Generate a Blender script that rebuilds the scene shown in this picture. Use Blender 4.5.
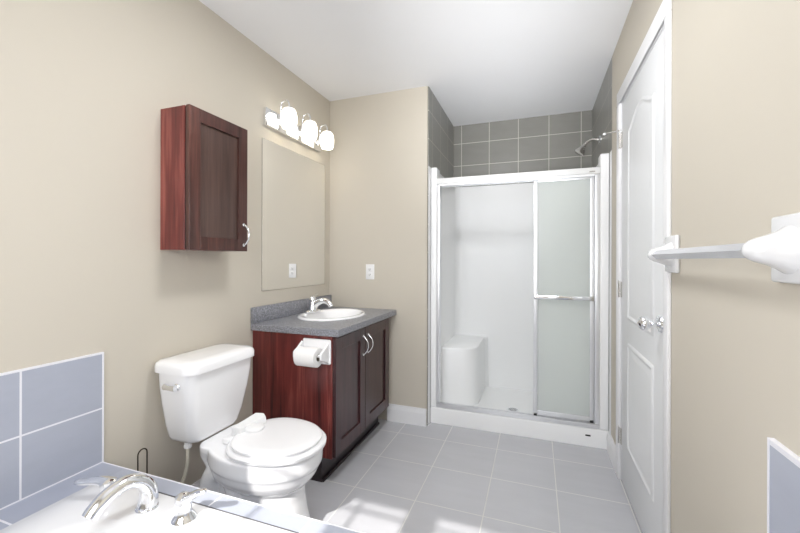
import bpy, bmesh, math, random
from mathutils import Vector, Matrix
random.seed(7)
for o in list(bpy.data.objects):
    bpy.data.objects.remove(o)
SC = bpy.context.scene
COL = SC.collection
PI = math.pi

# ------------------------------------------------------------------ camera, light, exposure
YAW, ROLL = 0.3457, 0.0028
cam = bpy.data.cameras.new('camera')
cam.lens = 17.0
cam.sensor_width = 36.0
cam.sensor_fit = 'HORIZONTAL'
cam.shift_y = -6.5 / 800
cam.clip_start = 0.02
cam_o = bpy.data.objects.new('camera', cam)
COL.objects.link(cam_o)
fw = Vector((-math.sin(YAW), math.cos(YAW), 0))
r0 = Vector((math.cos(YAW), math.sin(YAW), 0))
rt = r0 * math.cos(ROLL) + Vector((0, 0, 1)) * math.sin(ROLL)
up = rt.cross(fw)
m = Matrix((rt, up, -fw)).transposed().to_4x4()
m.translation = Vector((0, 0, 1.191))
cam_o.matrix_world = m
SC.camera = cam_o

world = bpy.data.worlds.new('world')
SC.world = world
world.use_nodes = True
bgn = world.node_tree.nodes['Background']
bgn.inputs['Color'].default_value = (0.93, 0.955, 1.0, 1)
bgn.inputs['Strength'].default_value = 10.6

sun = bpy.data.lights.new('sun', 'SUN')
sun.energy = 5.8
sun.angle = math.radians(0.9)
sun.color = (1.0, 0.97, 0.93)
sun_o = bpy.data.objects.new('sun', sun)
COL.objects.link(sun_o)
EL = math.radians(42)
sun_dir = Vector((0.0, math.cos(EL), -math.sin(EL)))
sun_o.rotation_euler = sun_dir.to_track_quat('-Z', 'Y').to_euler()
sun_o.location = (0, -4, 4)


def area_light(name, loc, direction, sx, sy, energy, color):
    l = bpy.data.lights.new(name, 'AREA')
    l.shape = 'RECTANGLE'
    l.size, l.size_y = sx, sy
    l.energy = energy
    l.color = color
    o = bpy.data.objects.new(name, l)
    COL.objects.link(o)
    o.location = loc
    o.rotation_euler = Vector(direction).to_track_quat('-Z', 'Y').to_euler()
    return o


# the window opening guides the sky's light into the room
portal = area_light('window_portal', (-0.49, -0.448, 1.475), (0, 1, 0), 1.20, 0.95, 1.0, (1, 1, 1))
portal.data.cycles.is_portal = True

# added unseen fill light below the ceiling, brightens the room
fill = bpy.data.lights.new('ceiling_fill', 'AREA')
fill.shape = 'DISK'
fill.size = 0.36
fill.energy = 14.0
fill.color = (0.97, 0.985, 1.0)
fill_o = bpy.data.objects.new('ceiling_fill', fill)
COL.objects.link(fill_o)
fill_o.location = (-0.45, 1.25, 2.415)

# added unseen fills: one toward the far ceiling, one soft down the room
def fill_light(name, loc, target, size, energy, spread):
    l = bpy.data.lights.new(name, 'AREA')
    l.shape = 'DISK'
    l.size = size
    l.energy = energy
    l.spread = math.radians(spread)
    l.color = (0.97, 0.98, 1.0)
    o = bpy.data.objects.new(name, l)
    COL.objects.link(o)
    o.location = loc
    o.rotation_euler = (Vector(target) - Vector(loc)).to_track_quat('-Z', 'Y').to_euler()


fill_light('far_ceiling_fill', (-0.10, -0.15, 1.15), (-0.20, 3.05, 2.55), 0.35, 3.5, 40)
fill_light('soft_fill', (-0.10, -0.15, 1.70), (-0.20, 3.0, 0.75), 0.55, 0.35, 45)

vs = SC.view_settings
vs.view_transform = 'Standard'
vs.look = 'None'
vs.exposure = 0.12
vs.gamma = 1.0
vs.use_curve_mapping = False
SC.cycles.max_bounces = 14
SC.cycles.diffuse_bounces = 8
SC.cycles.glossy_bounces = 6
SC.cycles.transparent_max_bounces = 16


# ------------------------------------------------------------------ materials
class NT:
    def __init__(self, name):
        self.m = bpy.data.materials.new(name)
        self.m.use_nodes = True
        self.t = self.m.node_tree
        self.b = self.t.nodes['Principled BSDF']
        self.out = self.t.nodes['Material Output']

    def n(self, typ, **kw):
        nd = self.t.nodes.new(typ)
        for k, v in kw.items():
            setattr(nd, k, v)
        return nd

    def l(self, a, b):
        self.t.links.new(a, b)

    def math(self, op, a, b=None, c=None):
        nd = self.n('ShaderNodeMath', operation=op)
        for i, v in enumerate((a, b, c)):
            if v is None:
                continue
            if isinstance(v, (int, float)):
                nd.inputs[i].default_value = v
            else:
                self.l(v, nd.inputs[i])
        return nd.outputs[0]

    def mix(self, fac, a, b):
        nd = self.n('ShaderNodeMix', data_type='RGBA')
        for s, v in ((nd.inputs[0], fac), (nd.inputs[6], a), (nd.inputs[7], b)):
            if isinstance(v, (int, float)):
                s.default_value = v
            elif isinstance(v, tuple):
                s.default_value = (*v[:3], 1)
            else:
                self.l(v, s)
        return nd.outputs[2]

    def noise(self, scale, detail=3, vec=None, rough=0.5):
        nd = self.n('ShaderNodeTexNoise')
        nd.inputs['Scale'].default_value = scale
        nd.inputs['Detail'].default_value = detail
        nd.inputs['Roughness'].default_value = rough
        if vec is not None:
            self.l(vec, nd.inputs['Vector'])
        return nd.outputs['Fac']

    def pos(self):
        return self.n('ShaderNodeNewGeometry').outputs['Position']

    def objc(self, scale=(1, 1, 1)):
        c = self.n('ShaderNodeTexCoord').outputs['Object']
        mp = self.n('ShaderNodeMapping')
        mp.inputs['Scale'].default_value = scale
        self.l(c, mp.inputs['Vector'])
        return mp.outputs['Vector']

    def bump(self, h, strength, dist=0.002):
        nd = self.n('ShaderNodeBump')
        nd.inputs['Strength'].default_value = strength
        nd.inputs['Distance'].default_value = dist
        self.l(h, nd.inputs['Height'])
        self.l(nd.outputs['Normal'], self.b.inputs['Normal'])

    def set(self, color=None, rough=None, metal=None, coat=None, spec=None):
        if color is not None:
            if isinstance(color, tuple):
                self.b.inputs['Base Color'].default_value = (*color, 1)
            else:
                self.l(color, self.b.inputs['Base Color'])
        if rough is not None:
            if isinstance(rough, (int, float)):
                self.b.inputs['Roughness'].default_value = rough
            else:
                self.l(rough, self.b.inputs['Roughness'])
        if metal is not None:
            self.b.inputs['Metallic'].default_value = metal
        if coat is not None:
            self.b.inputs['Coat Weight'].default_value = coat
            self.b.inputs['Coat Roughness'].default_value = 0.12
        if spec is not None:
            self.b.inputs['Specular IOR Level'].default_value = spec
        return self


def plain(name, color, rough=0.5, metal=0.0, coat=None, var=0.03, scale=30, bump=0.0):
    t = NT(name)
    n = t.noise(scale, 3, t.objc())
    c2 = tuple(max(0, c * (1 - var)) for c in color)
    t.set(t.mix(n, color, c2), rough, metal, coat)
    if bump:
        t.bump(t.noise(scale * 6, 2, t.objc()), bump, 0.001)
    return t.m


def tile_mat(name, axes, color, grout, gw, rough, var=0.06, streak=(2, 2, 2), dark=0.82):
    """axes: list of (axis index, offset, size) grid lines in world position"""
    t = NT(name)
    sep = t.n('ShaderNodeSeparateXYZ')
    t.l(t.pos(), sep.inputs[0])
    masks, ids = [], []
    for ax, off, size in axes:
        v = t.math('DIVIDE', t.math('SUBTRACT', sep.outputs[ax], off), size)
        fl = t.math('FLOOR', t.math('ADD', v, 0.0))
        fr = t.math('ABSOLUTE', t.math('SUBTRACT', t.math('FRACT', v), 0.5))
        masks.append(t.math('GREATER_THAN', fr, 0.5 - gw / (2 * size)))
        ids.append(fl)
    mk = masks[0]
    for x in masks[1:]:
        mk = t.math('MAXIMUM', mk, x)
    comb = t.n('ShaderNodeCombineXYZ')
    for i, x in enumerate(ids):
        t.l(x, comb.inputs[i])
    wn = t.n('ShaderNodeTexWhiteNoise', noise_dimensions='3D')
    t.l(comb.outputs[0], wn.inputs['Vector'])
    mp = t.n('ShaderNodeMapping')
    mp.inputs['Scale'].default_value = streak
    t.l(t.pos(), mp.inputs['Vector'])
    nz = t.noise(1.0, 6, mp.outputs['Vector'], 0.6)
    dk = tuple(c * dark for c in color)
    base = t.mix(nz, dk, tuple(min(1, c * (2 - dark)) for c in color))
    lo = t.mix(t.math('MULTIPLY', wn.outputs['Value'], var * 2), base, dk)
    t.set(t.mix(mk, lo, grout), t.math('ADD', t.math('MULTIPLY', mk, 0.4), rough))
    t.bump(t.math('SUBTRACT', 1.0, mk), 0.35, 0.0015)
    return t.m


def wood_mat(name, dark, mid, light, scale=(26, 26, 1.6), rough=0.28):
    t = NT(name)
    v = t.objc(scale)
    n1 = t.noise(1.0, 6, v, 0.62)
    v2 = t.objc((scale[0] * 6, scale[1] * 6, scale[2] * 3))
    n2 = t.noise(1.0, 3, v2, 0.6)
    v3 = t.objc((4, 4, 0.8))
    n3 = t.noise(1.0, 2, v3)
    cr = t.n('ShaderNodeValToRGB')
    e = cr.color_ramp.elements
    e[0].position, e[0].color = 0.33, (*dark, 1)
    e[1].position, e[1].color = 0.72, (*light, 1)
    k = e.new(0.52)
    k.color = (*mid, 1)
    f = t.math('ADD', t.math('MULTIPLY', n1, 0.55), t.math('ADD', t.math('MULTIPLY', n2, 0.2), t.math('MULTIPLY', n3, 0.25)))
    t.l(f, cr.inputs[0])
    t.set(cr.outputs[0], rough, 0, 0.18)
    t.bump(n2, 0.12, 0.0008)
    return t.m


def speckle_mat(name):
    t = NT(name)
    v = t.n('ShaderNodeTexVoronoi')
    v.inputs['Scale'].default_value = 260
    t.l(t.objc(), v.inputs['Vector'])
    n = t.noise(190, 3, t.objc(), 0.7)
    cr = t.n('ShaderNodeValToRGB')
    cr.color_ramp.interpolation = 'LINEAR'
    e = cr.color_ramp.elements
    e[0].position, e[0].color = 0.30, (0.075, 0.075, 0.085, 1)
    e[1].position, e[1].color = 0.72, (0.52, 0.54, 0.60, 1)
    k = e.new(0.5)
    k.color = (0.23, 0.232, 0.255, 1)
    t.l(t.math('ADD', t.math('MULTIPLY', n, 0.75), t.math('MULTIPLY', v.outputs['Color'], 0.25)), cr.inputs[0])
    t.set(cr.outputs[0], 0.35)
    return t.m


def emit_mat(name, color, strength):
    t = NT(name)
    n = t.noise(8, 1, t.objc())
    t.set(t.mix(n, color, tuple(c * 0.98 for c in color)), 0.3)
    t.b.inputs['Emission Color'].default_value = (*color, 1)
    t.b.inputs['Emission Strength'].default_value = strength
    return t.m


def frosted_mat(name):
    t = NT(name)
    t.set((0.91, 0.925, 0.915), 0.12, 0)
    nz = t.noise(160, 2, t.objc((1, 1, 0.6)))
    t.bump(nz, 0.5, 0.002)
    tr = t.n('ShaderNodeBsdfTranslucent')
    tr.inputs['Color'].default_value = (0.93, 0.95, 0.94, 1)
    tp = t.n('ShaderNodeBsdfTransparent')
    tp.inputs['Color'].default_value = (0.94, 0.96, 0.95, 1)
    m1 = t.n('ShaderNodeMixShader')
    m1.inputs[0].default_value = 0.5
    t.l(t.b.outputs[0], m1.inputs[1])
    t.l(tr.outputs[0], m1.inputs[2])
    m2 = t.n('ShaderNodeMixShader')
    m2.inputs[0].default_value = 0.38
    t.l(m1.outputs[0], m2.inputs[1])
    t.l(tp.outputs[0], m2.inputs[2])
    t.l(m2.outputs[0], t.out.inputs['Surface'])
    return t.m


def clear_mat(name):
    t = NT(name)
    tp = t.n('ShaderNodeBsdfTransparent')
    gl = t.n('ShaderNodeBsdfGlossy')
    gl.inputs['Roughness'].default_value = 0.02
    m1 = t.n('ShaderNodeMixShader')
    m1.inputs[0].default_value = 0.06
    t.l(tp.outputs[0], m1.inputs[1])
    t.l(gl.outputs[0], m1.inputs[2])
    t.l(m1.outputs[0], t.out.inputs['Surface'])
    return t.m


M = {}
M['paint'] = plain('beige_paint', (0.59, 0.545, 0.465), 0.75, var=0.02, scale=5, bump=0.03)
M['ceiling'] = plain('ceiling_paint', (0.84, 0.845, 0.86), 0.8, var=0.02, scale=6)
M['trim'] = plain('white_trim', (0.84, 0.84, 0.85), 0.35, var=0.02)
M['door'] = plain('white_door', (0.80, 0.81, 0.82), 0.38, var=0.02)
M['porcelain'] = plain('porcelain', (0.93, 0.93, 0.94), 0.10, coat=0.5, var=0.01)
M['tank'] = M['porcelain']
M['ceramic'] = plain('white_ceramic', (0.75, 0.75, 0.76), 0.18, coat=0.3, var=0.01)
M['seat'] = plain('seat_plastic', (0.91, 0.91, 0.92), 0.22, var=0.01)
M['acrylic'] = plain('white_acrylic', (0.91, 0.915, 0.915), 0.30, var=0.01)
M['tub'] = plain('tub_acrylic', (0.88, 0.88, 0.89), 0.12, coat=0.3, var=0.01)
M['chrome'] = plain('chrome', (0.92, 0.93, 0.95), 0.09, 1.0, var=0.02)
M['satin'] = plain('brushed_nickel', (0.62, 0.60, 0.57), 0.25, 1.0, var=0.05)
M['alum'] = plain('bright_aluminium', (0.88, 0.89, 0.91), 0.35, 0.7, var=0.03)
M['white_alum'] = plain('white_header', (0.78, 0.78, 0.775), 0.25, 0.0, var=0.02)
M['dark'] = plain('dark_metal', (0.04, 0.037, 0.035), 0.4, 0.6)
M['black'] = plain('black_rubber', (0.012, 0.011, 0.012), 0.5)
M['bronze'] = plain('bronze_wire', (0.06, 0.045, 0.03), 0.35, 0.7)
M['braid'] = plain('braided_hose', (0.78, 0.74, 0.62), 0.35, 0.15, var=0.4, scale=260)
M['paper'] = plain('tissue_paper', (0.88, 0.87, 0.86), 0.9, var=0.03, scale=60)
M['core'] = plain('cardboard_core', (0.30, 0.27, 0.22), 0.9)
M['plastic'] = plain('white_plastic', (0.86, 0.86, 0.86), 0.3, var=0.02)
M['bar'] = plain('grey_bar', (0.66, 0.67, 0.70), 0.18, 0.35, var=0.02)
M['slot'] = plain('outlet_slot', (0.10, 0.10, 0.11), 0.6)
M['toe'] = plain('toe_kick_black', (0.022, 0.014, 0.016), 0.3)
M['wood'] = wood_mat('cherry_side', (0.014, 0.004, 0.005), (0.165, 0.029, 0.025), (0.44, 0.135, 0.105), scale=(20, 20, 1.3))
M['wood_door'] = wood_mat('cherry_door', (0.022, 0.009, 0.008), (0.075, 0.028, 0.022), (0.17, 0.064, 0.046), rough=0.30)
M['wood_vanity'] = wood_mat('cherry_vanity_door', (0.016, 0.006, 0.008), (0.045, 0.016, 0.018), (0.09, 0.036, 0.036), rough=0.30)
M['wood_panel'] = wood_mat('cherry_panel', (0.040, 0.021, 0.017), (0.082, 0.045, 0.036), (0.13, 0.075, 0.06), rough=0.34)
M['counter'] = speckle_mat('grey_laminate')
M['glow'] = emit_mat('opal_glass', (1.0, 0.96, 0.88), 2.6)
M['frost'] = frosted_mat('obscure_glass')
M['clear'] = clear_mat('window_glass')
mt = NT('mirror_silver')
mt.set(mt.mix(mt.noise(4, 1, mt.objc()), (0.93, 0.935, 0.93), (0.925, 0.93, 0.925)), 0.0, 1.0)
M['mirror'] = mt.m
GROUT = (0.72, 0.72, 0.72)
M['floor'] = tile_mat('floor_tile', [(0, 0.102, 0.331), (1, 2.116, 0.331)], (0.515, 0.518, 0.545), (0.62, 0.615, 0.59), 0.005, 0.24, streak=(3, 14, 3), dark=0.92)
M['decktile'] = tile_mat('deck_tile', [(0, -1.279, 0.331)], (0.40, 0.425, 0.50), (0.80, 0.80, 0.84), 0.006, 0.3, streak=(6, 6, 6), dark=0.9)  # deck and splash tiles: blue cast of skylight put into the colour
M['decktile_side'] = tile_mat('deck_tile_side', [(1, 0.640, 0.331)], (0.38, 0.405, 0.49), (0.80, 0.80, 0.84), 0.006, 0.3, streak=(6, 6, 6), dark=0.9)
M['splash'] = tile_mat('splash_tile', [(1, 0.954, 0.240), (2, 0.634, 0.205)], (0.40, 0.425, 0.50), (0.80, 0.80, 0.84), 0.0058, 0.3, streak=(3, 4, 12), dark=0.9)
SH = (0.255, 0.25, 0.228)
SG = (0.60, 0.58, 0.52)
M['sh_back'] = tile_mat('shower_tile_back', [(0, -0.653, 0.2515), (2, 2.065, 0.205)], SH, SG, 0.005, 0.3, streak=(4, 4, 12), dark=0.85)
M['sh_side'] = tile_mat('shower_tile_side', [(1, 2.73, 0.2515), (2, 2.065, 0.205)], SH, SG, 0.005, 0.3, streak=(4, 4, 12), dark=0.85)
M['grout'] = plain('white_edge_trim', (0.82, 0.82, 0.86), 0.5, var=0.02)


# ------------------------------------------------------------------ mesh helpers
class MB:
    def __init__(self):
        self.bm = bmesh.new()

    def _faces(self, vs, fs):
        v = [self.bm.verts.new(p) for p in vs]
        out = []
        for f in fs:
            try:
                out.append(self.bm.faces.new([v[i] for i in f]))
            except ValueError:
                pass
        return v, out

    def box(self, x0, x1, y0, y1, z0, z1, bev=0.0, seg=2):
        vs = [(x, y, z) for x in (x0, x1) for y in (y0, y1) for z in (z0, z1)]
        fs = [(0, 1, 3, 2), (4, 6, 7, 5), (0, 4, 5, 1), (2, 3, 7, 6), (0, 2, 6, 4), (1, 5, 7, 3)]
        v, f = self._faces(vs, fs)
        if bev:
            es = list({e for q in f for e in q.edges})
            bmesh.ops.bevel(self.bm, geom=es, offset=bev, segments=seg, affect='EDGES', profile=0.5)
        return self

    def loft(self, rings, cap0=True, cap1=True):
        n = len(rings[0])
        vs = [p for r in rings for p in r]
        fs = []
        for i in range(len(rings) - 1):
            for k in range(n):
                a, b = i * n + k, i * n + (k + 1) % n
                fs.append((a, b, b + n, a + n))
        if cap0:
            fs.append(tuple(range(n - 1, -1, -1)))
        if cap1:
            o = (len(rings) - 1) * n
            fs.append(tuple(range(o, o + n)))
        self._faces(vs, fs)
        return self

    def tube(self, path, rad, n=14, square=None, flat=1.0, upv=None):
        P = [Vector(p) for p in path]
        rad = [rad] * len(P) if isinstance(rad, (int, float)) else rad
        T = []
        for i in range(len(P)):
            a = P[max(0, i - 1)]
            b = P[min(len(P) - 1, i + 1)]
            T.append((b - a).normalized())
        u = Vector(upv) if upv else Vector((0, 0, 1))
        if abs(u.dot(T[0])) > 0.95:
            u = Vector((1, 0, 0)) if abs(T[0].x) < 0.9 else Vector((0, 1, 0))
        rings = []
        nx = (u - T[0] * u.dot(T[0])).normalized()
        for p, t, r in zip(P, T, rad):
            nx = (nx - t * nx.dot(t)).normalized()
            ny = t.cross(nx)
            if square:
                a0 = square
                pts = [p + (nx * math.cos(a0 + k * PI / 2) * flat + ny * math.sin(a0 + k * PI / 2)) * r for k in range(4)]
            else:
                pts = [p + (nx * math.cos(2 * PI * k / n) * flat + ny * math.sin(2 * PI * k / n)) * r for k in range(n)]
            rings.append(pts)
        return self.loft(rings)

    def lathe(self, prof, origin, axis=(0, 0, 1), n=36, cap0=True, cap1=True):
        """prof: list of (radius, height along axis)"""
        a = Vector(axis).normalized()
        u = Vector((1, 0, 0)) if abs(a.x) < 0.9 else Vector((0, 1, 0))
        u = (u - a * u.dot(a)).normalized()
        w = a.cross(u)
        o = Vector(origin)
        rings = [[o + a * h + (u * math.cos(2 * PI * k / n) + w * math.sin(2 * PI * k / n)) * max(r, 1e-5) for k in range(n)] for r, h in prof]
        return self.loft(rings, cap0, cap1)

    def prism(self, pts, d):
        """pts: 3D outline, d: extrusion vector"""
        d = Vector(d)
        a = [Vector(p) for p in pts]
        return self.loft([a, [p + d for p in a]])

    def build(self, name, mat, parent=None, smooth=False, bevel=0.0, subsurf=0, auto=True, origin=None):
        bm = self.bm
        bmesh.ops.recalc_face_normals(bm, faces=bm.faces[:])
        off = Vector((0, 0, 0))
        if parent is not None:
            q = parent
            while q is not None:
                off += q.location
                q = q.parent
        elif origin is not None:
            off = Vector(origin)
        bmesh.ops.translate(bm, verts=bm.verts[:], vec=-off)
        me = bpy.data.meshes.new(name)
        bm.to_mesh(me)
        bm.free()
        o = bpy.data.objects.new(name, me)
        COL.objects.link(o)
        me.materials.append(mat)
        if parent is not None:
            o.parent = parent
        elif origin is not None:
            o.location = origin
        if smooth:
            for p in me.polygons:
                p.use_smooth = True
            if auto:
                me.set_sharp_from_angle(angle=math.radians(38))
        if bevel:
            b = o.modifiers.new('bevel', 'BEVEL')
            b.width = bevel
            b.segments = 3
            b.limit_method = 'ANGLE'
            b.angle_limit = math.radians(35)
        if subsurf:
            s = o.modifiers.new('sub', 'SUBSURF')
            s.levels = s.render_levels = subsurf
        return o


def tag(o, label=None, cat=None, group=None, kind=None):
    for k, v in (('label', label), ('category', cat), ('group', group), ('kind', kind)):
        if v:
            o[k] = v
    return o


def thing(name, loc, label, cat, group=None):
    o = bpy.data.objects.new(name, None)
    o.empty_display_size = 0.05
    COL.objects.link(o)
    o.location = loc
    return tag(o, label, cat, group)


def struct(o):
    o['kind'] = 'structure'
    return o


def sell(cx, cy, z, ax, ay, n=2.0, N=56, axb=None):
    """superellipse ring; axb = half length on the -x side"""
    pts = []
    for k in range(N):
        t = 2 * PI * k / N
        c, s = math.cos(t), math.sin(t)
        a = ax if c >= 0 else (axb if axb is not None else ax)
        pts.append(Vector((cx + a * math.copysign(abs(c) ** (2 / n), c), cy + ay * math.copysign(abs(s) ** (2 / n), s), z)))
    return pts


def bez(p0, p1, p2, p3, n=14):
    p0, p1, p2, p3 = map(Vector, (p0, p1, p2, p3))
    return [p0 * (1 - t) ** 3 + p1 * 3 * t * (1 - t) ** 2 + p2 * 3 * t * t * (1 - t) + p3 * t ** 3 for t in [i / n for i in range(n + 1)]]


# ------------------------------------------------------------------ the room
XL, XR, YB, YF, H = -1.533, 0.435, 2.615, -0.35, 2.44
XS, YS = -0.735, 3.49
T = 0.10
struct(MB().box(XL - T, XR + T, YF - T, YS + T, -0.08, 0).build('floor', M['floor']))
struct(MB().box(XL - T, XR + T, YF - T, YS + T, H, H + 0.08).build('ceiling', M['ceiling']))
struct(MB().box(XL - T, XL, YF - T, YB + T, 0, H).build('wall_left', M['paint']))
struct(MB().box(XL, XS - 0.001, YB, YS + T, 0, H).build('wall_back', M['paint']))
# right wall with the doorway
DY0, DY1, DZ = 1.555, 2.350, 2.062
w = MB().box(XR, XR + T, YF - T, DY0, 0, H).box(XR, XR + T, DY1, YB, 0, H).box(XR, XR + T, DY0, DY1, DZ, H)
struct(w.build('wall_right', M['paint']))
# shower recess, tiled above the surround
struct(MB().box(XS - 0.001, XR, YS, YS + T, 0, H).build('wall_shower_back', M['sh_back']))
struct(MB().box(XR, XR + T, YB, YS + T, 0, H).build('wall_shower_right', M['sh_side']))
struct(MB().box(XS - 0.001, XS + 0.007, YB + 0.012, YS, 0, H).build('wall_shower_left', M['sh_side']))
# white edge strips where the stall meets the painted corners
struct(MB().box(XS + 0.0072, XS + 0.009, YB + 0.003, 2.679, 0, 1.868).box(XR - 0.0015, XR - 0.0002, YB + 0.003, 2.679, 0.126, 1.868).build('trim_4', M['trim']))
# front wall behind the camera, with the window opening
WX0, WX1, WZ0, WZ1 = -1.09, 0.11, 1.00, 1.95
w = MB().box(XL - T, WX0, YF - T, YF, 0, H).box(WX1, XR + T, YF - T, YF, 0, H)
w.box(WX0, WX1, YF - T, YF, 0, WZ0).box(WX0, WX1, YF - T, YF, WZ1, H)
struct(w.build('wall_front', M['paint']))

# window: two sashes with grille bars
win = struct(thing('window_1', (-0.49, YF, WZ0), None, None))
GZ1 = 1.89
f = MB()
ya, yb = YF - 0.06, YF - 0.02
f.box(WX0, -1.03, ya, yb, WZ0, WZ1).box(0.05, WX1, ya, yb, WZ0, WZ1)
f.box(-0.565, -0.417, ya, yb, WZ0, WZ1)
for a, b in ((-1.03, -0.565), (-0.417, 0.05)):
    f.box(a, b, ya, yb, GZ1, WZ1).box(a, b, ya, yb, WZ0, WZ0 + 0.06)
f.build('window_frame', M['trim'], win)
g = MB()
for a, b in ((-1.03, -0.565), (-0.417, 0.05)):
    c = (a + b) / 2
    g.box(c - 0.008, c + 0.008, YF - 0.045, YF - 0.035, WZ0 + 0.06, GZ1)
    for z in (GZ1 - 0.072, WZ0 + 0.14):
        g.box(a, b, YF - 0.045, YF - 0.035, z - 0.009, z + 0.009)
g.build('grille_bar', M['trim'], win)
for a, b in ((-1.03, -0.565), (-0.417, 0.05)):
    MB().box(a, b, YF - 0.042, YF - 0.038, WZ0 + 0.06, GZ1).build('window_pane', M['clear'], win)

# baseboards
def base_profile(along, a, b, face, sgn, h=0.125, t=0.014):
    mb = MB()
    pr = [(0, 0), (t, 0), (t, h * 0.72), (t * 0.8, h * 0.80), (t * 0.55, h * 0.9), (t * 0.5, h), (0, h)]
    if along == 'x':
        pts = [Vector((a, face + sgn * d, z)) for d, z in pr]
        mb.prism(pts, (b - a, 0, 0))
    else:
        pts = [Vector((face + sgn * d, a, z)) for d, z in pr]
        mb.prism(pts, (0, b - a, 0))
    return mb


struct(base_profile('x', -1.035, XS - 0.001, YB, -1).build('baseboard_back', M['trim']))
struct(base_profile('y', 0.963, 1.772, XL, 1).build('baseboard_left', M['trim']))
struct(base_profile('y', 2.404, 2.672, XR, -1).build('baseboard_right', M['trim']))

# door casing and door
cs = MB()
cx0, cx1 = XR - 0.013, XR
CI0, CI1, CZ = 1.582, 2.338, 2.048
def casing_piece(y0, y1, z0, z1, bevel=0.004):
    cs.box(cx0, cx1, y0, y1, z0, z1, bevel)
casing_piece(CI0 - 0.058, CI0 - 0.012, 0, CZ + 0.0)
casing_piece(CI1 + 0.012, CI1 + 0.066, 0, CZ + 0.0)
casing_piece(CI0 - 0.058, CI1 + 0.066, CZ + 0.0, CZ + 0.072)
for y0, y1, z0, z1 in ((CI0 - 0.014, CI0 - 0.002, 0, CZ + 0.012), (CI1 + 0.002, CI1 + 0.014, 0, CZ + 0.012), (CI0 - 0.014, CI1 + 0.014, CZ, CZ + 0.014)):
    cs.box(XR - 0.010, cx1, y0, y1, z0, z1, 0.002)
struct(cs.build('trim_1', M['trim'], smooth=True))
jb = MB().box(XR, XR + T, DY0, CI0 - 0.003, 0, DZ).box(XR, XR + T, CI1 + 0.003, DY1, 0, DZ).box(XR, XR + T, DY0, DY1, CZ - 0.002, DZ)
jb.box(XR + 0.042, XR + 0.055, CI0 - 0.003, CI1 + 0.003, 0, CZ)
struct(jb.build('trim_2', M['trim']))

door = struct(thing('door_1', (XR + 0.02, 1.953, 0), None, None))
dx = XR + 0.002
MB().box(dx, dx + 0.035, CI0, CI1, 0.010, CZ - 0.005, 0.002).build('door_slab', M['door'], door, smooth=True)


def panel_outline(y0, y1, z0, z1, arch=0.0, n=20):
    pts = [(y0, z0), (y1, z0)]
    if arch:
        for i in range(n + 1):
            s = i / n
            y = y1 + (y0 - y1) * s
            k = 0.5 - 0.5 * math.cos(2 * PI * s)
            pts.append((y, z1 + arch * k ** 0.8))
    else:
        pts += [(y1, z1), (y0, z1)]
    return pts


def shrink(pts, d):
    cy = sum(p[0] for p in pts[:2]) / 2
    zs = [p[1] for p in pts]
    cz = (min(zs) + max(zs)) / 2
    hy = abs(pts[0][0] - cy)
    hz = (max(zs) - min(zs)) / 2
    return [(cy + (y - cy) * (hy - d) / hy, cz + (z - cz) * (hz - d) / hz) for y, z in pts]


for z0, z1, ar in ((0.245, 0.775, 0.0), (0.895, 1.848, 0.062)):
    o = panel_outline(1.738, 2.170, z0, z1, ar)
    rings = []
    for d, h in ((-0.004, 0.0), (0.004, 0.006), (0.012, 0.007), (0.020, 0.0015), (0.026, 0.0015), (0.045, 0.0055), (0.055, 0.006)):
        rings.append([Vector((dx - h, y, z)) for y, z in shrink(o, d)])
    MB().loft(rings, False, True).build('door_panel', M['door'], door, smooth=True)
for z in (0.24, 1.035, 1.845):
    hm = MB().tube([(XR - 0.006, 2.346, z - 0.044), (XR - 0.006, 2.346, z + 0.044)], 0.0065, 12)
    hm.lathe([(0.004, 0), (0.006, 0.004), (0.003, 0.010)], (XR - 0.006, 2.346, z + 0.044), n=12)
    hm.box(XR - 0.0025, XR + 0.003, 2.322, 2.372, z - 0.042, z + 0.042)
    hg = hm.build('hinge', M['satin'], door, smooth=True)
    hg['label'] = 'small metal hinge'
kb = MB()
kc = (XR + 0.002, 1.640, 0.957)
kb.lathe([(0.031, 0), (0.033, 0.003), (0.030, 0.009), (0.018, 0.013), (0.0105, 0.017), (0.010, 0.030), (0.014, 0.036),
          (0.023, 0.043), (0.027, 0.053), (0.0265, 0.062), (0.021, 0.070), (0.010, 0.0755), (0.006, 0.077), (0.006, 0.080), (0, 0.081)], kc, (-1, 0, 0), 36)
k = kb.build('door_knob', M['chrome'], door, smooth=True)
k['label'] = 'polished chrome knob'

# ------------------------------------------------------------------ tub deck, tile splashes, tub
ZD = 0.431
deck = thing('tub_deck', (-0.55, 0.3, 0), 'tile-topped white-grouted tub platform running between the two side walls', 'tub deck')
TX0, TX1, TY0, TY1 = -1.405, 0.16, -0.02, 0.889
fr = MB()
XA, XB_ = XL + 0.001, XR - 0.001
fr.box(TX0, XB_, TY1 + 0.0075, 0.952, ZD - 0.012, ZD)
fr.box(TX0, XB_, YF + 0.001, TY0 - 0.001, ZD - 0.012, ZD)
fr.build('deck_tile', M['decktile'], deck)
sd = MB().box(XA, TX0 - 0.001, YF + 0.001, 0.952, ZD - 0.012, ZD)
sd.build('deck_tile', M['decktile_side'], deck)
MB().box(TX1 + 0.001, XB_, TY0, TY1, ZD - 0.012, ZD).build('deck_tile', M['decktile_side'], deck)
MB().box(XA, XB_, 0.935, 0.952, 0.0, ZD - 0.0125).build('deck_front', M['decktile'], deck)
MB().box(TX0, XB_, TY1 + 0.0008, TY1 + 0.0072, ZD - 0.010, ZD - 0.0005).build('rim_shadow', M['slot'], deck)  # dark strip painted in as the shadow behind the tub rim
MB().box(XA, XB_, 0.952, 0.958, ZD - 0.016, ZD + 0.0005, 0.0015).build('edge_trim', M['grout'], deck)
struct(MB().box(XL, XL + 0.009, YF, 0.952, ZD + 0.0005, 0.838).build('wall_splash_left', M['splash']))
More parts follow.
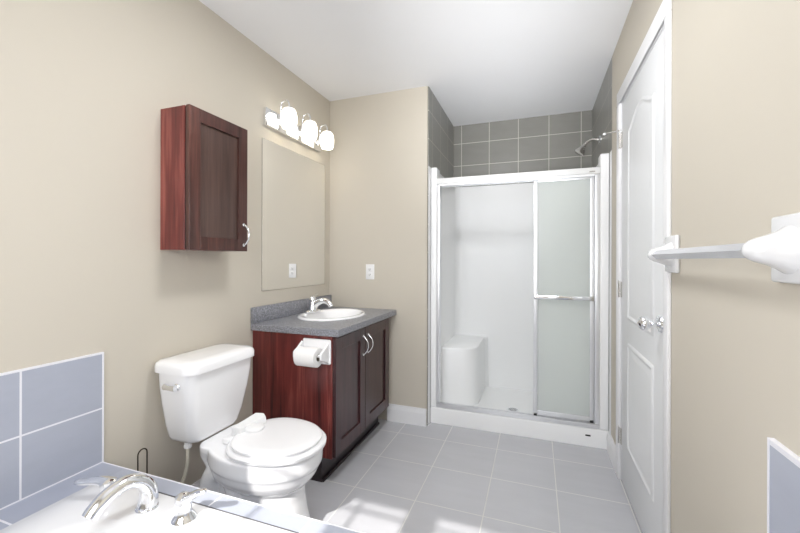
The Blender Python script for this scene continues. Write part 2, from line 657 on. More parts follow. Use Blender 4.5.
struct(MB().box(XR - 0.009, XR, YF, 0.930, ZD + 0.0005, 0.843).build('wall_splash_right', M['splash']))
e = MB()
for a, b, ye, ze in ((XL, XL + 0.0105, 0.952, 0.838), (XR - 0.0105, XR, 0.930, 0.843)):
    e.box(a, b, ye, ye + 0.005, ZD, ze).box(a, b, YF, ye + 0.005, ze, ze + 0.005)
e.box(XL + 0.009, XL + 0.011, YF, 0.952, ZD, ZD + 0.004)
struct(e.build('trim_3', M['grout']))

tub = thing('bathtub', ((TX0 + TX1) / 2, (TY0 + TY1) / 2, 0.02), 'white drop-in bathtub set in the tiled platform', 'bathtub')


def rrect(x0, x1, y0, y1, z, r, n=10):
    pts = []
    for cx, cy, a0 in ((x1 - r, y1 - r, 0), (x0 + r, y1 - r, PI / 2), (x0 + r, y0 + r, PI), (x1 - r, y0 + r, 1.5 * PI)):
        for i in range(n + 1):
            a = a0 + (PI / 2) * i / n
            pts.append(Vector((cx + r * math.cos(a), cy + r * math.sin(a), z)))
    return pts


rings = [rrect(TX0, TX1, TY0, TY1, ZD - 0.006, 0.012), rrect(TX0, TX1, TY0, TY1, ZD + 0.002, 0.012),
         rrect(TX0 + 0.004, TX1 - 0.004, TY0 + 0.004, TY1 - 0.004, ZD + 0.0045, 0.014)]
ix0, ix1, iy0, iy1 = TX0 + 0.13, TX1 - 0.10, TY0 + 0.06, 0.745
for d, z, r in ((-0.012, 0.4358, 0.16), (0.0, 0.434, 0.16), (0.012, 0.425, 0.16), (0.022, 0.398, 0.16), (0.045, 0.28, 0.16), (0.075, 0.14, 0.15), (0.11, 0.085, 0.14), (0.16, 0.07, 0.12)):
    rings.append(rrect(ix0 + d, ix1 - d, iy0 + d, iy1 - d, z, r))
MB().loft(rings, False, True).build('tub_shell', M['tub'], tub, smooth=True, auto=False)
dr = MB().lathe([(0.03, 0), (0.03, 0.004), (0.02, 0.007), (0, 0.007)], (-0.95, 0.35, 0.069))
dr.build('drain', M['chrome'], tub, smooth=True)

# ------------------------------------------------------------------ tub faucet
ZT = 0.4358
sp = thing('tub_spout', (-1.118, 0.812, ZT), 'curved chrome spout arching over the tub edge between two lever handles', 'faucet')
pth = bez((-1.113, 0.822, ZT + 0.004), (-1.112, 0.842, 0.500), (-1.118, 0.805, 0.543), (-1.125, 0.755, 0.537), 14)
pth += bez((-1.125, 0.755, 0.537), (-1.128, 0.725, 0.533), (-1.130, 0.698, 0.518), (-1.132, 0.678, 0.492), 10)[1:]
nr = len(pth)
rad = [0.028 - 0.008 * min(1, i / 9) if i < 9 else 0.020 + 0.0025 * (i - 9) / (nr - 9) for i in range(nr)]
MB().tube(pth, rad, 24).build('spout', M['chrome'], sp, smooth=True)
MB().lathe([(0.031, 0), (0.031, 0.003), (0.029, 0.006), (0.026, 0.008), (0.0, 0.009)], (-1.113, 0.822, ZT)).build('spout_base', M['chrome'], sp, smooth=True)


def tub_handle(x, y, tip, label, k=1.0):
    t = thing('tub_faucet_handle', (x, y, ZT), label, 'faucet handle', 'lever handles of the tub faucet')
    MB().lathe([(0.033, 0), (0.034, 0.003), (0.031, 0.009), (0.025, 0.016), (0.021, 0.026 * k), (0.0215, 0.040 * k), (0.024, 0.052 * k), (0.022, 0.066 * k), (0.012, 0.074 * k), (0, 0.076 * k)],
               (x, y, ZT)).build('handle_base', M['chrome'], t, smooth=True)
    s = Vector((x, y, ZT + 0.056 * k))
    tp = Vector(tip)
    p = bez(s, s + Vector(((tp.x - x) * 0.35, 0, 0.012)), tp - Vector(((tp.x - x) * 0.3, 0, 0.004)), tp, 12)
    rr = [0.022 - 0.012 * (i / 12) ** 0.7 for i in range(12)] + [0.004]
    MB().tube(p, rr, 16, flat=0.7).build('lever', M['chrome'], t, smooth=True)
    return t


tub_handle(-0.963, 0.822, (-0.872, 0.815, 0.540), 'chrome lever handle right of the spout, lever pointing toward the toilet')
tub_handle(-1.275, 0.815, (-1.378, 0.782, 0.484), 'chrome lever handle left of the spout, lever pointing to the tiled wall', 0.8)

# ------------------------------------------------------------------ toilet
CY = 1.345
toi = thing('toilet', (-1.2, CY, 0), 'white two-piece toilet with closed lid beside the vanity', 'toilet')
b = MB()
secs = [(0.0, -1.34, -0.885, 0.128, 2.8), (0.03, -1.34, -0.885, 0.127, 2.8), (0.05, -1.335, -0.895, 0.119, 2.8), (0.12, -1.33, -0.912, 0.114, 2.6),
        (0.19, -1.33, -0.922, 0.112, 2.4), (0.235, -1.33, -0.922, 0.117, 2.3), (0.250, -1.35, -0.912, 0.132, 2.2), (0.268, -1.35, -0.888, 0.153, 2.15), (0.295, -1.35, -0.868, 0.169, 2.1),
        (0.326, -1.35, -0.855, 0.178, 2.1), (0.333, -1.36, -0.848, 0.183, 2.1), (0.345, -1.36, -0.844, 0.185, 2.1), (0.392, -1.36, -0.841, 0.185, 2.1), (0.400, -1.36, -0.846, 0.181, 2.1)]
rings = []
for z, xb, xf, hw, n in secs:
    c = -1.10
    rings.append(sell(c, CY, z, xf - c, hw, n, 64, axb=c - xb))
b.loft(rings)
# rear shelf under the tank
b.loft([rrect(-1.36, -1.12, CY - 0.09, CY + 0.09, 0.27, 0.05), rrect(-1.38, -1.12, CY - 0.115, CY + 0.115, 0.345, 0.05),
        rrect(-1.37, -1.12, CY - 0.132, CY + 0.132, 0.380, 0.06), rrect(-1.37, -1.12, CY - 0.131, CY + 0.131, 0.399, 0.06)])
# moulded trapway on both flanks
for s in (-1, 1):
    pts = bez((-1.04, CY + s * 0.085, 0.05), (-1.18, CY + s * 0.105, 0.06), (-1.13, CY + s * 0.10, 0.30), (-1.25, CY + s * 0.088, 0.295), 16)
    pts += bez((-1.25, CY + s * 0.088, 0.295), (-1.345, CY + s * 0.088, 0.29), (-1.345, CY + s * 0.088, 0.15), (-1.285, CY + s * 0.085, 0.05), 12)[1:]
    b.tube(pts, 0.040, 16)
    b.tube([(-1.33, CY + s * 0.118, 0.016), (-1.0, CY + s * 0.124, 0.016)], 0.016, 12)
bo = b.build('bowl', M['porcelain'], toi, smooth=True, auto=False)
rm = bo.modifiers.new('remesh', 'REMESH')
rm.mode = 'VOXEL'
rm.voxel_size = 0.0045
rm.use_smooth_shade = True
sm = bo.modifiers.new('smooth', 'SMOOTH')
sm.factor = 0.5
sm.iterations = 8
# seat and lid
SXc = -1.06
def seat_ring(z, d):
    return sell(SXc, CY, z, 0.228 - d, 0.186 - d, 2.15, 72, axb=0.175 - d)
MB().loft([seat_ring(0.4035, 0.004), seat_ring(0.407, -0.001), seat_ring(0.418, -0.002), seat_ring(0.424, 0.004), seat_ring(0.425, 0.02)]).build('seat', M['seat'], toi, smooth=True)
MB().loft([seat_ring(0.4265, 0.024), seat_ring(0.430, 0.018), seat_ring(0.438, 0.016), seat_ring(0.443, 0.020), seat_ring(0.4455, 0.030), seat_ring(0.4465, 0.06), seat_ring(0.447, 0.12)]).build('lid', M['seat'], toi, smooth=True)
MB().box(-1.262, -1.215, CY - 0.085, CY + 0.085, 0.4025, 0.428, 0.008, 3).build('seat_hinge', M['seat'], toi, smooth=True)
# child lock clipped between lid and rim
lk = MB()
lk.box(-1.236, -1.186, 1.288, 1.370, 0.4290, 0.470, 0.005, 3)
lk.lathe([(0.040, 0), (0.041, 0.004), (0.038, 0.012), (0.030, 0.016), (0, 0.017)], (-1.160, 1.345, 0.4475), n=32)
lk.prism([(-1.232, 1.33, 0.470), (-1.190, 1.33, 0.470), (-1.158, 1.415, 0.476), (-1.180, 1.428, 0.484), (-1.218, 1.418, 0.484)], (0.004, 0.002, -0.028))
lo = lk.build('lid_lock', M['plastic'], toi, smooth=True, bevel=0.003)
lo['label'] = 'chunky white plastic lid lock'
# tank
b = MB()
x0, x1 = -1.522, -1.312
y0, y1 = 1.150, 1.526
tk = []
for z, t, rr in ((0.402, 0.070, 0.04), (0.408, 0.058, 0.045), (0.425, 0.048, 0.045), (0.48, 0.033, 0.045), (0.58, 0.015, 0.045), (0.66, 0.004, 0.045), (0.718, 0.001, 0.045)):
    tk.append(rrect(x0, x1 - t * 0.8, y0 + t, y1 - t, z, rr))
b.loft(tk)
b.build('tank', M['tank'], toi, smooth=True)
b = MB()
l0 = (-1.527, -1.296, 1.134, 1.530)
b.loft([rrect(l0[0] + .006, l0[1] - .006, l0[2] + .006, l0[3] - .006, 0.7165, 0.045), rrect(*l0, 0.719, 0.05), rrect(*l0, 0.744, 0.05),
        rrect(l0[0] + .003, l0[1] - .004, l0[2] + .004, l0[3] - .004, 0.756, 0.05), rrect(l0[0] + .012, l0[1] - .014, l0[2] + .014, l0[3] - .014, 0.764, 0.05),
        rrect(l0[0] + .04, l0[1] - .05, l0[2] + .05, l0[3] - .05, 0.768, 0.05)])
b.build('tank_lid', M['tank'], toi, smooth=True)
lv = MB().lathe([(0.015, 0), (0.015, 0.006), (0.010, 0.010), (0.009, 0.017), (0, 0.018)], (-1.385, 1.1525, 0.666), (0, -1, 0), 24)
lv.tube([(-1.376, 1.136, 0.666), (-1.41, 1.133, 0.665), (-1.436, 1.136, 0.667), (-1.441, 1.137, 0.667)], [0.014, 0.010, 0.014, 0.009], 14)
lv.build('flush_lever', M['chrome'], toi, smooth=True)['label'] = 'chrome flush lever on the tank end'

ws = thing('water_supply', (-1.50, 1.235, 0.15), 'braided water hose hanging from the toilet tank down to the wall', 'water hose')
MB().lathe([(0.016, 0), (0.016, 0.012), (0.013, 0.014), (0.013, 0.026), (0, 0.027)], (-1.425, 1.236, 0.372), n=8).build('nut', M['plastic'], ws, smooth=True)
MB().tube(bez((-1.425, 1.236, 0.378), (-1.420, 1.234, 0.30), (-1.43, 1.238, 0.24), (-1.478, 1.215, 0.165), 18), 0.0078, 12).build('hose', M['braid'], ws, smooth=True)
v = MB().tube([(XL, 1.215, 0.15), (-1.478, 1.215, 0.15)], 0.008, 12).lathe([(0.014, 0), (0.014, 0.03), (0.010, 0.034), (0, 0.035)], (-1.478, 1.215, 0.134), n=16)
v.lathe([(0.024, 0), (0.022, 0.006), (0, 0.007)], (XL + 0.0005, 1.215, 0.15), (1, 0, 0), 24)
v.lathe([(0.016, 0), (0.016, 0.014), (0, 0.015)], (-1.464, 1.215, 0.15), (1, 0, 0), 10)
v.build('valve', M['chrome'], ws, smooth=True)

wl = thing('wire_stand', (-1.455, 1.035, 0), 'thin dark wire stand looping up behind the tub deck by the wall', 'wire stand')
zt = 0.446
wy, wr = 1.054, 0.0185
lp = [(-1.452, wy - wr, 0.005), (-1.452, wy - wr, zt - 0.022)] + [(-1.452, wy - wr * math.cos(PI * i / 8), zt - wr + wr * math.sin(PI * i / 8)) for i in range(0, 9)] + [(-1.452, wy + wr, zt - 0.022), (-1.452, wy + wr, 0.005)]
MB().tube(lp, 0.0026, 10).build('wire_loop', M['bronze'], wl, smooth=True)
MB().tube([(-1.452 + 0.06 * math.cos(2 * PI * i / 32), 1.054 + 0.06 * math.sin(2 * PI * i / 32), 0.004) for i in range(33)], 0.0035, 10).tube([(-1.452, 0.994, 0.004), (-1.452, 1.114, 0.004)], 0.003, 8).build('stand_base', M['bronze'], wl, smooth=True)

# ------------------------------------------------------------------ vanity
van = thing('vanity_cabinet', (-1.28, 2.155, 0), 'dark cherry vanity cabinet with two doors under the grey countertop', 'vanity')
VY0, VY1, VXF = 1.757, 2.530, -1.012
VZ0, VZ1 = 0.134, 0.785
XC = XL + 0.001
b = MB().box(XC, VXF - 0.02, VY0, VY0 + 0.018, VZ0, VZ1).box(XC, VXF - 0.02, VY1 - 0.018, VY1, VZ0, VZ1).box(XC, VXF - 0.02, VY0 + 0.018, VY1 - 0.018, VZ0, VZ0 + 0.018)
b.box(VXF - 0.02, VXF, VY0, VY1, VZ0, VZ1).box(XC, XC + 0.006, VY0 + 0.018, VY1 - 0.018, VZ0 + 0.018, VZ1)
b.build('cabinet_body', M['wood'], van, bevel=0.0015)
MB().box(XC, -1.076, VY0 + 0.004, VY1 - 0.002, 0.0, VZ0 - 0.0005).build('toe_kick', M['toe'], van)
MB().box(-1.0755, -1.063, VY0 + 0.004, VY1 - 0.002, 0.0, 0.016, 0.005, 3).build('toe_molding', M['toe'], van, smooth=True)


def shaker(parent, axis_x, y0, y1, z0, z1, th, rail, mat_f, mat_p, name='door'):
    """door facing +x whose back is at axis_x"""
    d = MB()
    xf = axis_x + th
    d.box(axis_x, xf, y0, y0 + rail, z0, z1).box(axis_x, xf, y1 - rail, y1, z0, z1)
    d.box(axis_x, xf, y0 + rail, y1 - rail, z0, z0 + rail).box(axis_x, xf, y0 + rail, y1 - rail, z1 - rail, z1)
    do = d.build(name, mat_f, parent, bevel=0.0018)
    pn = MB()
    r = rail - 0.004
    pn.box(axis_x + 0.002, xf - 0.010, y0 + r, y1 - r, z0 + r, z1 - r)
    pn.build('door_panel', mat_p, do)
    return do


def bow_handle(parent, x, y, z0, z1, out=0.032, ybow=0.0):
    h = MB()
    p = []
    n = 16
    for i in range(n + 1):
        s = i / n
        k = math.sin(PI * s)
        p.append((x + 0.002 + out * k ** 0.75, y + ybow * k, z0 + (z1 - z0) * s))
    rr = [0.0055 - 0.0012 * math.sin(PI * i / n) for i in range(n + 1)]
    h.tube(p, rr, 12)
    for z in (z0, z1):
        h.lathe([(0.0085, 0), (0.0085, 0.003), (0.006, 0.006), (0, 0.007)], (x, y, z), (1, 0, 0), 16)
    return h.build('handle', M['chrome'], parent, smooth=True)


DM = 2.126
for y0, y1, hy in ((VY0 + 0.002, DM - 0.002, DM - 0.034), (DM + 0.002, VY1 - 0.006, DM + 0.034)):
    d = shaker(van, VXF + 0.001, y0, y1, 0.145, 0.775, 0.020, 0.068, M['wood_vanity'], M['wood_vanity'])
    bow_handle(d, VXF + 0.021, hy, 0.615, 0.725)

ct = thing('countertop', (-1.25, 2.18, 0.786), 'speckled grey laminate countertop with short backsplash on the vanity', 'countertop')
CTX = -0.966
CT0, CT1 = 0.7865, 0.825
# slab with an oval cut-out for the basin
SX, SY, SAX, SAY = -1.268, 2.205, 0.205, 0.262
b = MB()
N = 64
outer, inner = [], []
cy0, cy1, cx0_, cx1_ = 1.738, YB - 0.001, XL + 0.001, CTX
for k_ in range(N):
    t = 2 * PI * k_ / N
    c, s = math.cos(t), math.sin(t)
    inner.append((SX + (SAX - 0.02) * c, SY + (SAY - 0.02) * s))
    lim = []
    if c > 1e-6: lim.append((cx1_ - SX) / c)
    if c < -1e-6: lim.append((cx0_ - SX) / c)
    if s > 1e-6: lim.append((cy1 - SY) / s)
    if s < -1e-6: lim.append((cy0 - SY) / s)
    q = min(lim)
    outer.append([SX + q * c, SY + q * s])
for cxn, cyn in ((cx0_, cy0), (cx0_, cy1), (cx1_, cy0), (cx1_, cy1)):
    kk = min(range(N), key=lambda i: (outer[i][0] - cxn) ** 2 + (outer[i][1] - cyn) ** 2)
    outer[kk] = [cxn, cyn]
b.loft([[Vector((x, y, CT0)) for x, y in inner], [Vector((x, y, CT0)) for x, y in outer], [Vector((x, y, CT1)) for x, y in outer], [Vector((x, y, CT1)) for x, y in inner], [Vector((x, y, CT0)) for x, y in inner]], False, False)
bmesh.ops.remove_doubles(b.bm, verts=b.bm.verts[:], dist=1e-5)
b.build('counter_slab', M['counter'], ct, bevel=0.005)
MB().box(XL + 0.001, XL + 0.022, 1.738, YB - 0.001, CT1 + 0.0003, 0.917, 0.003).build('backsplash', M['counter'], ct, smooth=True)

bs = thing('sink_basin', (SX, SY, CT1), 'white oval drop-in basin set in the grey countertop', 'sink')
rings = []
for d, z in ((0.0, CT1 + 0.0005), (0.0, CT1 + 0.006), (0.008, CT1 + 0.012), (0.022, CT1 + 0.012), (0.034, CT1 + 0.006), (0.042, CT1 - 0.010), (0.058, CT1 - 0.06), (0.085, CT1 - 0.105), (0.12, CT1 - 0.125), (0.17, CT1 - 0.130)):
    rings.append(sell(SX + (0.012 if d > 0.03 else 0), SY, z, SAX - d, SAY - d, 2.0, 64))
MB().loft(rings, False, True).build('basin', M['porcelain'], bs, smooth=True, auto=False)
MB().lathe([(0.022, 0), (0.022, 0.002), (0.015, 0.004), (0, 0.003)], (SX + 0.012, SY, CT1 - 0.1297), n=24).build('drain', M['chrome'], bs, smooth=True)

fa = thing('sink_faucet', (-1.435, 2.17, CT1 + 0.012), 'chrome single-lever faucet standing at the back of the basin', 'faucet')
fx, fy, fz = -1.425, 2.215, CT1 + 0.0125
b = MB()
b.loft([sell(fx, fy, fz, 0.028, 0.078, 2.6, 40), sell(fx, fy, fz + 0.008, 0.028, 0.078, 2.6, 40), sell(fx, fy, fz + 0.016, 0.022, 0.062, 2.4, 40)])
b.build('faucet_base', M['chrome'], fa, smooth=True)
b = MB().lathe([(0.030, 0.010), (0.027, 0.03), (0.024, 0.060), (0.022, 0.070), (0, 0.072)], (fx, fy, fz), n=28)
b.tube(bez((fx, fy, fz + 0.030), (fx + 0.05, fy, fz + 0.090), (fx + 0.11, fy, fz + 0.095), (fx + 0.140, fy, fz + 0.045), 16), [0.022 - 0.006 * i / 16 for i in range(17)], 18)
b.build('spout', M['chrome'], fa, smooth=True)
b = MB().lathe([(0.022, 0.0), (0.0235, 0.022), (0.020, 0.038), (0, 0.043)], (fx - 0.001, fy, fz + 0.066), (-0.12, 0, 1), 24)
b.tube([(fx - 0.003, fy, fz + 0.096), (fx - 0.012, fy + 0.03, fz + 0.104), (fx - 0.020, fy + 0.085, fz + 0.112)], [0.016, 0.011, 0.008], 14, flat=0.6)
b.build('lever', M['chrome'], fa, smooth=True)

# toilet paper holder on the vanity side
th = thing('paper_holder', (-1.10, VY0, 0.70), 'white ceramic toilet paper holder mounted on the vanity side', 'paper holder')
b = MB().box(-1.187, -1.016, VY0 - 0.012, VY0 - 0.0005, 0.637, 0.768, 0.008, 3)
b.build('back_plate', M['porcelain'], th, smooth=True)
for x in (-1.196, -1.036):
    b = MB()
    rg = []
    for y, hh, zc in ((VY0 - 0.010, 0.058, 0.698), (VY0 - 0.03, 0.046, 0.697), (VY0 - 0.055, 0.032, 0.695), (VY0 - 0.080, 0.022, 0.694), (VY0 - 0.088, 0.012, 0.694)):
        rg.append([Vector((x + dx_, y, zc + dz_)) for dx_, dz_ in ((0, -hh), (0.012, -hh * 0.94), (0.012, hh * 0.94), (0, hh))])
    b.loft(rg)
    b.build('arm', M['porcelain'], th, smooth=True, bevel=0.003)
MB().tube([(-1.184, VY0 - 0.070, 0.695), (-1.036, VY0 - 0.070, 0.695)], 0.008, 14).build('roller', M['plastic'], th, smooth=True)
tr = thing('toilet_paper_roll', (-1.11, VY0 - 0.070, 0.69), 'white toilet paper roll in the holder on the vanity side', 'toilet paper')
ax = -1.172
b = MB()
ro, ri = 0.050, 0.019
cyc = [Vector((0, 0, 0))]
rings = []
for r, h in ((ri, 0.0), (ro - 0.003, 0.0), (ro, 0.003), (ro, 0.117), (ro - 0.003, 0.120), (ri, 0.120), (ri, 0.0)):
    rings.append([Vector((ax + h, VY0 - 0.070 + r * math.cos(2 * PI * k / 40), 0.687 + r * math.sin(2 * PI * k / 40))) for k in range(40)])
b.loft(rings, False, False)
b.build('paper', M['paper'], tr, smooth=True)
rings = [[Vector((ax + h, VY0 - 0.070 + r * math.cos(2 * PI * k / 40), 0.687 + r * math.sin(2 * PI * k / 40))) for k in range(40)] for r, h in ((ri - 0.0005, 0.001), (ri - 0.0005, 0.1202), (ri - 0.002, 0.1202), (ri - 0.002, 0.001))]
MB().loft(rings, False, False).build('core', M['core'], tr, smooth=True)

# ------------------------------------------------------------------ wall cabinet
wc = thing('wall_cabinet', (XL, 1.36, 1.23), 'dark cherry wall cabinet with one closed door above the toilet', 'wall cabinet')
CZ0, CZ1, CY0, CY1 = 1.232, 1.842, 1.188, 1.530
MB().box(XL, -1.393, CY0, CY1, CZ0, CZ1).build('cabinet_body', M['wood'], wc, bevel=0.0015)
MB().box(-1.393, -1.385, CY0 + 0.004, CY1 - 0.004, CZ0 + 0.004, CZ1 - 0.004).build('door_gap', M['black'], wc)
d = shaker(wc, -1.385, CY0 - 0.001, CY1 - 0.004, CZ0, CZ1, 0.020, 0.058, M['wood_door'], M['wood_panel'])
bow_handle(d, -1.365, CY1 - 0.030, 1.262, 1.362)

# ------------------------------------------------------------------ mirror, vanity light, outlet
mi = thing('mirror', (XL, 2.18, 1.005), 'frameless rectangular mirror on the beige wall above the countertop', 'mirror')
MB().box(XL + 0.0005, XL + 0.005, 1.832, 2.532, 1.006, 1.914).build('mirror_glass', M['mirror'], mi)
MB().box(XL + 0.0003, XL + 0.0045, 1.830, 2.534, 1.004, 1.916).build('mirror_edge', M['satin'], mi)

vl = thing('vanity_light', (XL, 2.14, 2.05), 'chrome bar light with three glowing opal shades above the mirror', 'wall light')
MB().box(XL, XL + 0.026, 1.838, 2.447, 1.992, 2.100, 0.006, 3).build('backplate', M['chrome'], vl, smooth=True)
for y in (1.952, 2.182, 2.402):
    sx = -1.430
    arm = bez((XL + 0.026, y, 2.046), (XL + 0.055, y, 2.05), (XL + 0.025, y, 2.165), (XL + 0.062, y, 2.172), 12) + bez((XL + 0.062, y, 2.172), (XL + 0.085, y, 2.176), (sx, y, 2.168), (sx, y, 2.128), 8)[1:]
    a = MB().tube(arm, 0.0065, 12)
    a.lathe([(0.020, 0), (0.020, 0.004), (0.010, 0.010), (0, 0.011)], (XL + 0.026, y, 2.046), (1, 0, 0), 24)
    a.lathe([(0.026, 0.0), (0.027, 0.010), (0.018, 0.018), (0.008, 0.022), (0, 0.022)], (sx, y, 2.112), n=28)
    ao = a.build('arm', M['chrome'], vl, smooth=True)
    s = MB().lathe([(0.024, 0.120), (0.033, 0.116), (0.041, 0.105), (0.0465, 0.085), (0.0490, 0.060), (0.0480, 0.036), (0.0440, 0.012), (0.040, 0.0),
                    (0.036, 0.001), (0.043, 0.036), (0.044, 0.072), (0.037, 0.102), (0.022, 0.114)], (sx, y, 1.999), n=36, cap0=False, cap1=True)
    s.build('shade', M['glow'], ao, smooth=True)['label'] = 'glowing white opal glass shade'

ou = thing('electrical_outlet', (-1.181, YB, 1.10), 'white electrical outlet on the beige wall beside the shower', 'outlet')
MB().box(-1.216, -1.146, YB - 0.006, YB - 0.0003, 1.043, 1.158, 0.003, 3).build('cover_plate', M['plastic'], ou, smooth=True)
for z in (1.081, 1.120):
    b = MB().box(-1.198, -1.164, YB - 0.009, YB - 0.006, z - 0.014, z + 0.014, 0.002)
    s = b.build('receptacle', M['plastic'], ou, smooth=True)
    MB().box(-1.188, -1.1855, YB - 0.0094, YB - 0.0088, z - 0.004, z + 0.006).box(-1.1765, -1.174, YB - 0.0094, YB - 0.0088, z - 0.003, z + 0.006).box(-1.183, -1.179, YB - 0.0094, YB - 0.0088, z - 0.010, z - 0.006).build('slot', M['slot'], s)

# ------------------------------------------------------------------ shower stall (one-piece surround)
st = thing('shower_stall', (-0.15, 3.05, 0), 'white acrylic shower stall with corner seat in the tiled recess', 'shower stall')
SF = 2.680
SXL, SXR = XS + 0.0095, XR - 0.002
IL, IR, IB = -0.700, 0.400, 3.455
SYB = YS - 0.001
b = MB()
# floor pan + curb
b.box(SXL, SXR, SF + 0.1, SYB, 0.0, 0.060)
b.prism([(SXL, SF, 0.0), (SXL, SF + 0.1, 0.0), (SXL, SF + 0.1, 0.120), (SXL, SF + 0.012, 0.120), (SXL, SF + 0.003, 0.115), (SXL, SF, 0.105)], (SXR - SXL, 0, 0))
b.build('shower_base', M['acrylic'], st, smooth=True, bevel=0.003)
b = MB()
ZS = 1.862
prof = [(IL, SF + 0.10), (IL, IB - 0.06)] + [(IL + 0.06 - 0.06 * math.cos(PI / 2 * i / 8), IB - 0.06 + 0.06 * math.sin(PI / 2 * i / 8)) for i in range(1, 9)] + \
       [(IR - 0.06 + 0.06 * math.sin(PI / 2 * i / 8), IB - 0.06 + 0.06 * math.cos(PI / 2 * i / 8)) for i in range(0, 9)] + [(IR, SF + 0.10)]
rings = []
for z, o in ((0.055, 0.0), (ZS - 0.004, 0.0), (ZS, 0.004)):
    rings.append([Vector((x - (o if x < -0.4 else -o if x > 0.1 else 0), y, z)) for x, y in prof])
# inner skin as an open strip, then a top ledge back to the wall
n = len(prof)
outer_ = []
for x, y in prof:
    ox = SXL if x < -0.6 else SXR - 0.0005 if x > 0.30 else x
    oy = SYB - 0.0005 if y > IB - 0.03 else y
    outer_.append(Vector((ox, oy, ZS)))
rings.append(outer_)
vs_ = [p for r in rings for p in r]
fs_ = []
for i in range(len(rings) - 1):
    for k in range(n - 1):
        a_ = i * n + k
        fs_.append((a_, a_ + 1, a_ + 1 + n, a_ + n))
b._faces(vs_, fs_)
wo = b.build('surround_wall', M['acrylic'], st, smooth=True, auto=False)
# front flanges
for x0_, x1_ in ((SXL, -0.683), (0.382, SXR - 0.0005)):
    MB().box(x0_, x1_, SF, SF + 0.10, 0.1205, 1.868, 0.006, 3).build('front_flange', M['acrylic'], st, smooth=True)
# corner seat
b = MB()
so = [(IL - 0.003, 2.905), (-0.62, 2.912)] + [(-0.43 - 0.13 + 0.13 * math.sin(PI / 2 * i / 10), 2.925 + 0.13 - 0.13 * math.cos(PI / 2 * i / 10)) for i in range(0, 11)] + [(-0.43, IB - 0.03), (-0.40, IB + 0.003), (IL - 0.003, IB + 0.003)]
so = [(x, y - (0.0 if i else 0)) for i, (x, y) in enumerate(so)]
b.loft([[Vector((x + 0.006 * (x > -0.6), y - 0.006 * (y < 3.3), 0.058)) for x, y in so], [Vector((x, y, 0.49)) for x, y in so], [Vector((x - 0.004, y + 0.004 * (y < 3.3), 0.502)) for x, y in so], [Vector((x - 0.012, y + 0.012 * (y < 3.3), 0.507)) for x, y in so]])
b.build('seat', M['acrylic'], st, smooth=True)
b = MB().lathe([(0.042, 0), (0.043, 0.002), (0.036, 0.004), (0, 0.004)], (-0.160, 2.975, 0.0602), n=36)
dro = b.build('drain', M['chrome'], st, smooth=True)
b = MB()
for k_ in range(-3, 4):
    h = math.sqrt(max(0, 0.032 ** 2 - (k_ * 0.009) ** 2))
    b.box(-0.160 + k_ * 0.009 - 0.0022, -0.160 + k_ * 0.009 + 0.0022, 2.975 - h, 2.975 + h, 0.0640, 0.0646)
b.build('drain_slot', M['black'], dro)
MB().box(0.300, 0.330, SF - 0.0015, SF + 0.001, 0.068, 0.078, 0.001).build('badge', M['dark'], st)['label'] = 'small dark label on the curb'

# shower door frame and sliding panels
sf = thing('shower_door_frame', (-0.15, SF + 0.04, 0.128), 'bright metal track and header frame across the shower opening', 'shower door frame')
b = MB().box(-0.682, 0.381, SF - 0.012, SF + 0.066, 1.742, 1.783, 0.004, 2)
b.build('header', M['white_alum'], sf, smooth=True)
MB().box(-0.660, 0.350, SF - 0.006, SF + 0.006, 1.729, 1.7415).box(-0.660, 0.350, SF + 0.058, SF + 0.064, 1.729, 1.7415).build('header_track', M['alum'], sf)
MB().box(0.318, 0.350, SF - 0.0135, SF - 0.0118, 1.752, 1.760, 0.0005).build('badge', M['satin'], sf)
for x0_, x1_ in ((-0.6825, -0.660), (0.352, 0.3815)):
    b = MB().box(x0_, x1_, SF + 0.002, SF + 0.056, 0.150, 1.7415, 0.002)
    b.build('jamb', M['alum'], sf, smooth=True)
b = MB().box(-0.6825, 0.3815, SF + 0.002, SF + 0.058, 0.1208, 0.131, 0.002).box(-0.6825, 0.3815, SF + 0.002, SF + 0.010, 0.130, 0.149, 0.002).box(-0.6825, 0.3815, SF + 0.032, SF + 0.036, 0.130, 0.149)
b.build('bottom_track', M['alum'], sf, smooth=True)


def sliding_panel(x0, x1, y, label, bar, zb):
    t = thing('shower_door_panel', ((x0 + x1) / 2, y, zb), label, 'shower door')
    z1 = 1.735
    MB().box(x0 + 0.008, x1 - 0.008, y - 0.0025, y + 0.0025, zb + 0.01, z1 - 0.01).build('glass', M['frost'], t)
    for a, c in ((x0, x0 + 0.027), (x1 - 0.024, x1)):
        MB().box(a, c, y - 0.009, y + 0.009, zb, z1, 0.003).build('stile', M['alum'], t, smooth=True)
    MB().box(x0 + 0.027, x1 - 0.024, y - 0.008, y + 0.008, zb, zb + 0.030, 0.002).build('bottom_rail', M['alum'], t, smooth=True)
    MB().box(x0 + 0.027, x1 - 0.024, y - 0.008, y + 0.008, z1 - 0.02, z1, 0.002).build('top_rail', M['alum'], t, smooth=True)
    for xx in (x0 + 0.014, x1 - 0.012):
        MB().box(xx - 0.010, xx + 0.010, y - 0.009, y + 0.009, zb - 0.006, zb + 0.010).build('guide', M['black'], t)
    if bar:
        b = MB().box(x0 + 0.004, x1 - 0.004, y - 0.046, y - 0.034, 0.935, 0.962, 0.004, 3)
        bo_ = b.build('towel_bar', M['chrome'], t, smooth=True)
        for xx in (x0 + 0.013, x1 - 0.012):
            MB().box(xx - 0.009, xx + 0.009, y - 0.036, y - 0.009, 0.934, 0.963, 0.002).build('bracket', M['satin'], bo_, smooth=True)
    return t


sliding_panel(-0.016, 0.350, SF + 0.021, 'front obscure-glass sliding shower panel with metal towel bar', True, 0.158)
sliding_panel(0.000, 0.350, SF + 0.0475, 'rear obscure-glass sliding shower panel behind the one with towel bar', False, 0.159)

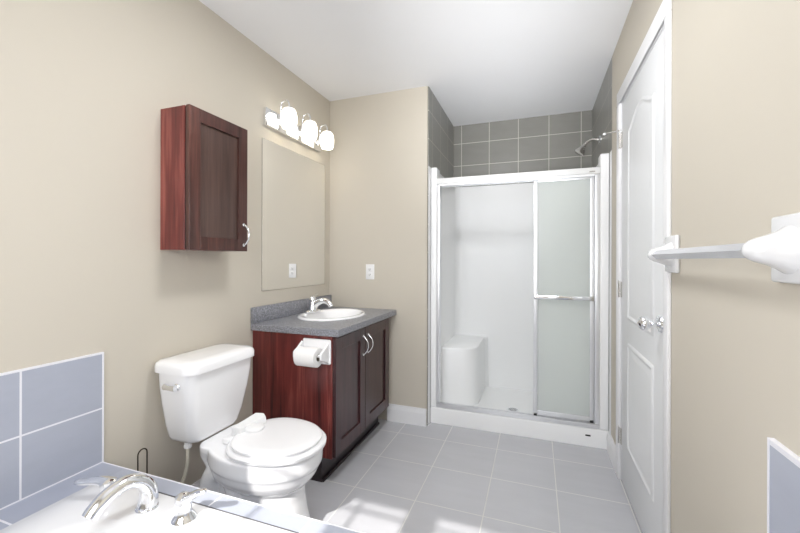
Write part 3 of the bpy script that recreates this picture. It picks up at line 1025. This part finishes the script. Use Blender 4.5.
# shower head on the right shower wall
sh = thing('showerhead', (XR, 3.06, 2.066), 'brushed metal shower head on a curved arm from the tiled wall', 'shower head')
MB().lathe([(0.034, 0), (0.034, 0.004), (0.026, 0.010), (0.012, 0.013), (0, 0.013)], (XR - 0.0003, 3.06, 2.066), (-1, 0, 0), 28).build('flange', M['chrome'], sh, smooth=True)
arm = bez((XR - 0.005, 3.06, 2.066), (XR - 0.04, 3.06, 2.080), (XR - 0.075, 3.06, 2.078), (XR - 0.105, 3.06, 2.035), 14)
MB().tube(arm, 0.0095, 16).build('arm', M['satin'], sh, smooth=True)
dd = Vector((-0.55, 0, -0.83)).normalized()
MB().lathe([(0.012, -0.006), (0.015, 0.004), (0.014, 0.014), (0.018, 0.022), (0.031, 0.046), (0.037, 0.060), (0.037, 0.070), (0.031, 0.073), (0, 0.072)], Vector((XR - 0.103, 3.06, 2.038)), dd, 32).build('spray_head', M['satin'], sh, smooth=True)

# hinge pin door stop
ds = thing('door_stop', (XR - 0.02, 2.346, 1.893), 'small metal hinge-pin door stop on the top door hinge', 'door stop')
MB().tube([(XR - 0.006, 2.346, 1.9015), (XR - 0.03, 2.360, 1.9015), (XR - 0.070, 2.385, 1.902)], 0.0035, 10).lathe([(0.008, 0), (0.009, 0.004), (0, 0.005)], (XR - 0.006, 2.346, 1.898), n=16).build('rod', M['satin'], ds, smooth=True)
MB().lathe([(0.006, 0), (0.0075, 0.008), (0.005, 0.014), (0, 0.015)], (XR - 0.069, 2.384, 1.902), (-0.85, 0.52, 0.01), 16).build('bumper', M['plastic'], ds, smooth=True)

# towel bar on the right wall
tb = thing('towel_bar', (XR, 1.18, 1.21), 'white ceramic towel bar with grey rail on the beige wall by the door', 'towel bar')
ZB, XB = 1.211, XR - 0.058


def post(yc, s):
    """s: direction along the rail towards the middle"""
    b = MB().box(XR - 0.014, XR - 0.0003, yc - 0.055, yc + 0.055, ZB - 0.060, ZB + 0.064, 0.006, 3)
    rg = []
    for d, hw, hh in ((0.008, 0.046, 0.048), (0.016, 0.040, 0.042), (0.028, 0.033, 0.034), (0.044, 0.028, 0.027), (0.058, 0.025, 0.0225), (0.068, 0.020, 0.0175), (0.075, 0.013, 0.010), (0.077, 0.004, 0.003)):
        rg.append([Vector((XR - d, yc + hw * math.copysign(abs(math.cos(2 * PI * k / 32)) ** 0.85, math.cos(2 * PI * k / 32)), ZB + hh * math.copysign(abs(math.sin(2 * PI * k / 32)) ** 0.85, math.sin(2 * PI * k / 32)))) for k in range(32)])
    b.loft(rg)
    return b.build('post', M['ceramic'], tb, smooth=True)


post(0.866, 1)
post(1.496, -1)
MB().tube([(XB, 0.880, ZB), (XB, 1.485, ZB)], 0.0145, square=1e-9 + 0.0000001).build('rail', M['bar'], tb)['label'] = 'grey rail'
